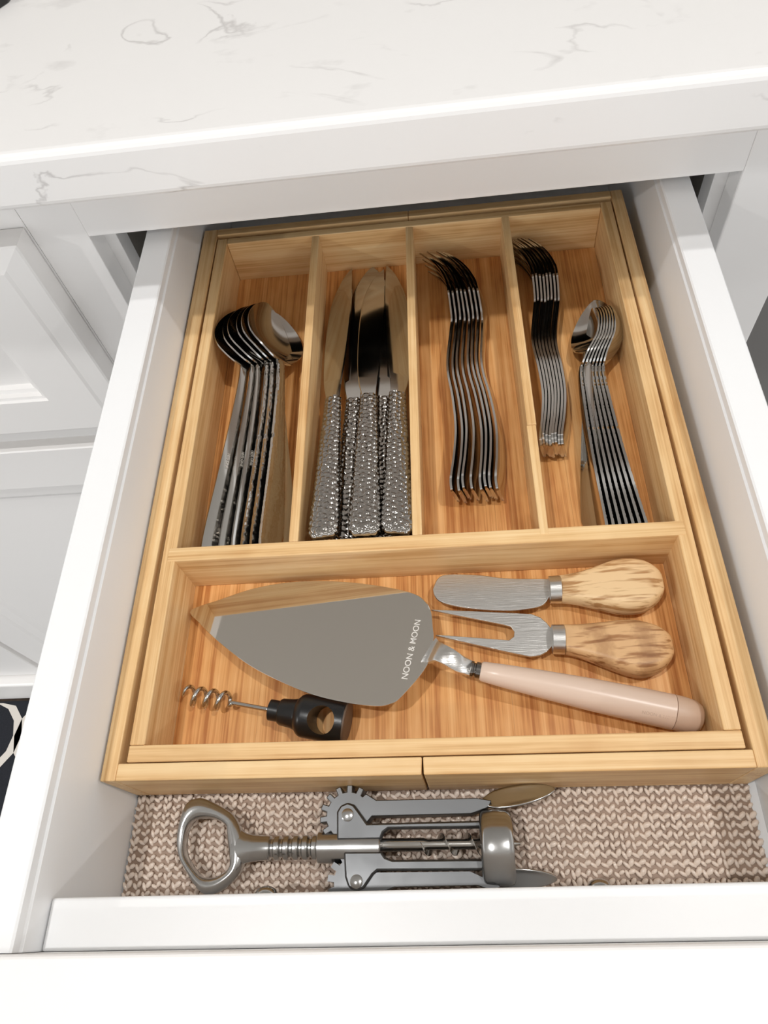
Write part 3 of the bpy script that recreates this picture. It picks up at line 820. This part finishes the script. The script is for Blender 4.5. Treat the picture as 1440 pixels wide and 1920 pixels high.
# ------------------------------------------------------------------ winged corkscrew
wc = empty('wing_corkscrew', (0.11, -0.0355, -0.0435), 'silver winged corkscrew with bottle-opener handle lying on the liner', 'corkscrew')
AY, AZ = -0.0355, -0.0285
oo = np.array([(21.5, -14.0), (26.0, -12.0), (30.6, -12.7), (39.5, -16.5), (45.8, -20.1), (49.7, -24.6), (52.2, -29.4), (54.2, -35.0), (54.0, -40.8), (52.5, -45.3), (48.6, -49.8), (43.9, -53.2), (39.5, -55.0), (34.8, -54.8), (29.8, -50.5), (25.2, -45.2), (21.1, -39.7), (18.6, -32.9), (18.3, -25.9), (19.4, -18.4)])/1000
oi = np.array([(26.9, -22.1), (30.8, -21.7), (37.3, -22.4), (43.0, -25.4), (43.9, -28.9), (45.7, -36.6), (47.0, -42.0), (45.7, -44.9), (41.3, -47.3), (36.6, -47.9), (32.7, -46.9), (27.8, -42.7), (24.0, -38.1), (22.7, -32.9), (22.9, -27.3), (24.6, -23.8)])/1000
cc = np.array([0.0345, -0.0340])
def radial(poly, th):
    P = catmull(poly, 8, True)-cc; a = np.arctan2(P[:, 1], P[:, 0]); r = np.hypot(P[:, 0], P[:, 1])
    k = np.argsort(a); a, r = a[k], r[k]
    return np.interp(th, np.concatenate([a-2*np.pi, a, a+2*np.pi]), np.concatenate([r, r, r]))
ths = np.linspace(-np.pi, np.pi, 96, endpoint=False)
ro, ri = radial(oo, ths), radial(oi, ths); secs = []
for k, th in enumerate(ths):
    d = np.array([np.cos(th), np.sin(th)]); cr = []
    for q in range(12):
        b = 2*np.pi*q/12
        e = np.sign(np.cos(b))*abs(np.cos(b))**0.75; g = np.sign(np.sin(b))*abs(np.sin(b))**0.75
        rr = (ro[k]+ri[k])/2+(ro[k]-ri[k])/2*e
        zz = AZ-0.003+0.0012*np.cos(th)+g*0.0048
        cr.append((*(cc+d*rr), zz))
    secs.append(np.array(cr))
V, F = rings(secs, False, True)
link('opener_handle', mesh(V, F, True), chrome, wc)
secs = []
for x, hw, hh in [(47.5, 9.5, 4.2), (51, 8.2, 4.3), (54, 6.7, 4.5), (58, 5.9, 4.8), (62, 5.6, 5.2), (66, 5.5, 5.3)]:
    a = np.linspace(0, 2*np.pi, 24, endpoint=False)
    secs.append(np.stack([np.full(24, x/1000), AY+hw/1000*np.cos(a), AZ+hh/1000*np.sin(a)-max(0, 62-x)/1000*0.1], 1))
V, F = rings(secs); smooth_by_angle(link('handle_neck', mesh(V, F), chrome, wc), 50)
pr = [(0, 0.0050), (0.001, 0.0053)]
for k in range(5):
    b = 0.0015+0.0046*k
    pr += [(b, 0.0053), (b+0.0008, 0.0042), (b+0.0016, 0.0042), (b+0.0024, 0.0054), (b+0.0040, 0.0055), (b+0.0046, 0.0053)]
pr += [(0.0262, 0.005)]
V, F = lathe((0.0650, AY, AZ), (1, 0, 0), pr, 32); smooth_by_angle(link('toothed_shaft', mesh(V, F), chrome, wc), 30)
V, F = lathe((0.0895, AY, AZ), (1, 0, 0), [(0, 0.0062), (0.0006, 0.0070), (0.0300, 0.0072), (0.0306, 0.0066), (0.0306, 0.0060)], 40)
smooth_by_angle(link('barrel', mesh(V, F), chrome, wc), 40)

def T(p): return np.array(p)/1000
# frame: ears and the two rails down to the bell
earU = [(99.7, -33.0), (99.3, -20.7), (101.0, -17.9), (104.3, -16.6), (107.4, -17.6), (109.8, -20.5), (114.1, -26.0), (168.0, -25.4), (168.0, -28.4), (124.0, -28.4), (121.6, -30.0), (120.4, -33.0)]
earL = [(103.1, -38.0), (104.0, -48.5), (105.6, -52.6), (109.6, -54.4), (112.8, -53.0), (116.8, -47.7), (119.0, -46.0), (168.0, -46.0), (168.0, -41.6), (126.0, -41.6), (122.5, -40.4), (120.8, -38.0)]
for nm, e in (('frame_rail', earU), ('frame_rail', earL)):
    smooth_by_angle(prism(nm, T(e), -0.0270, -0.0215, cast, wc, 0.0009, 2), 40)
# gear-ended levers
def lever(cx, cy, sgn, arm, rot):
    P = []
    r0, r1 = 10.8, 13.9
    for k in range(8):
        c = R(64+24.6*k)*sgn
        for (d, r) in ((-12.3, r0), (-7.5, r0), (-5.6, r1), (5.6, r1), (7.5, r0)):
            P.append((cx+r*math.cos(c+R(d)*sgn), cy+r*math.sin(c+R(d)*sgn)))
    P += arm
    P = [(a, max(b, -54.4)) for a, b in P]
    o = prism('lever', T(P), -0.0330, -0.0240, cast, wc, 0.0004, 2)
    return smooth_by_angle(o, 40)
lU = lever(104.6, -22.2, 1, [(105.0, -31.5), (112.0, -27.0), (116.0, -22.6), (163.0, -22.2), (171.0, -19.6), (173.0, -16.4), (166.0, -15.2), (118.0, -15.4), (113.0, -12.4)], 0)
lL = lever(109.4, -50.4, -1, [(108.0, -40.0), (113.0, -43.5), (118.5, -46.6), (161.0, -46.4), (168.5, -49.6), (174.0, -52.4), (171.5, -54.2), (164.0, -51.8), (126.0, -52.4), (121.0, -56.0)], 0)
def paddle(p0, p1, w, tilt, parent):
    p0 = np.array(p0); p1 = np.array(p1); d = p1-p0; Lg = np.linalg.norm(d); d /= Lg
    s = np.array([-d[1], d[0], 0.0]); s /= np.linalg.norm(s); up = np.cross(d, s)
    s2 = s*math.cos(tilt)+up*math.sin(tilt); u2 = np.cross(d, s2)
    t = np.linspace(0, 1, 24); wid = w*np.power(np.clip(np.sin(np.pi*(0.12+0.88*t)), 0.02, 1), 0.55); wid[:4] *= np.array([0.55, 0.7, 0.85, 0.95])
    dish = 0.0018*np.sin(np.pi*t)
    V, F = strip(Lg*t, -dish, wid, np.full(24, 0.0016), dish=dish*1.2, nj=11)
    W_ = np.array([p0+s2*x+d*u+u2*v for x, u, v in V])
    return link('paddle', mesh(W_, F, True), chrome, parent)
paddle((0.1690, -0.0168, -0.0265), (0.2030, -0.0118, -0.0245), 0.0125, R(-38), lU)
paddle((0.1690, -0.0488, -0.0275), (0.2000, -0.0492, -0.0290), 0.0112, R(48), lL)
for (x, y) in ((0.1046, -0.0222), (0.1094, -0.0504)):
    V, F = lathe((x, y, -0.0216), (0, 0, 1), [(0, 0.0030), (0.0006, 0.0029), (0.0010, 0.0022), (0.0011, 0.0)], 24)
    smooth_by_angle(link('rivet', mesh(V, F), chrome, wc), 40)
V, F = lathe((0.1665, AY-0.0007, AZ+0.0012), (1, 0, 0), [(0, 0.0128), (0.0006, 0.0150), (0.0020, 0.0158), (0.0060, 0.0162), (0.0120, 0.0161), (0.0142, 0.0156), (0.0148, 0.0148), (0.0142, 0.0138), (0.0020, 0.0132)], 56)
nn = 56; F = F[:-2]+[(k, (k+1) % nn, 8*nn+(k+1) % nn, 8*nn+k) for k in range(nn)]
smooth_by_angle(link('bell', mesh(V, F), chrome, wc), 50)
V, F = lathe((0.1180, AY+0.0008, AZ), (1, 0, 0), [(0, 0.0030), (0.022, 0.0030), (0.024, 0.0024), (0.060, 0.0023), (0.0670, 0.0006)], 20)
lst = [(V, F)]
n = 140; A = np.linspace(0, 1, n); Vf = []
for q in A:
    a = q*2*np.pi*3.6+0.5; x = 0.1370+0.0440*q; d = np.array([0, np.cos(a), np.sin(a)])
    c0 = np.array([x, AY+0.0008, AZ]); r1 = 0.0050*min(1, q*8+0.3)*min(1, (1-q)*4+0.35)
    Vf += [c0+d*0.0018+np.array([0.0006, 0, 0]), c0+d*r1+np.array([0.0002, 0, 0]), c0+d*r1-np.array([0.0002, 0, 0]), c0+d*0.0018-np.array([0.0006, 0, 0])]
Ff = [(i*4+k, i*4+(k+1) % 4, i*4+4+(k+1) % 4, i*4+4+k) for i in range(n-1) for k in range(4)]
lst.append((np.array(Vf), Ff))
V, F = join_vf(lst); smooth_by_angle(link('worm', mesh(V, F), steel, wc), 50)

bpy.context.view_layer.update()
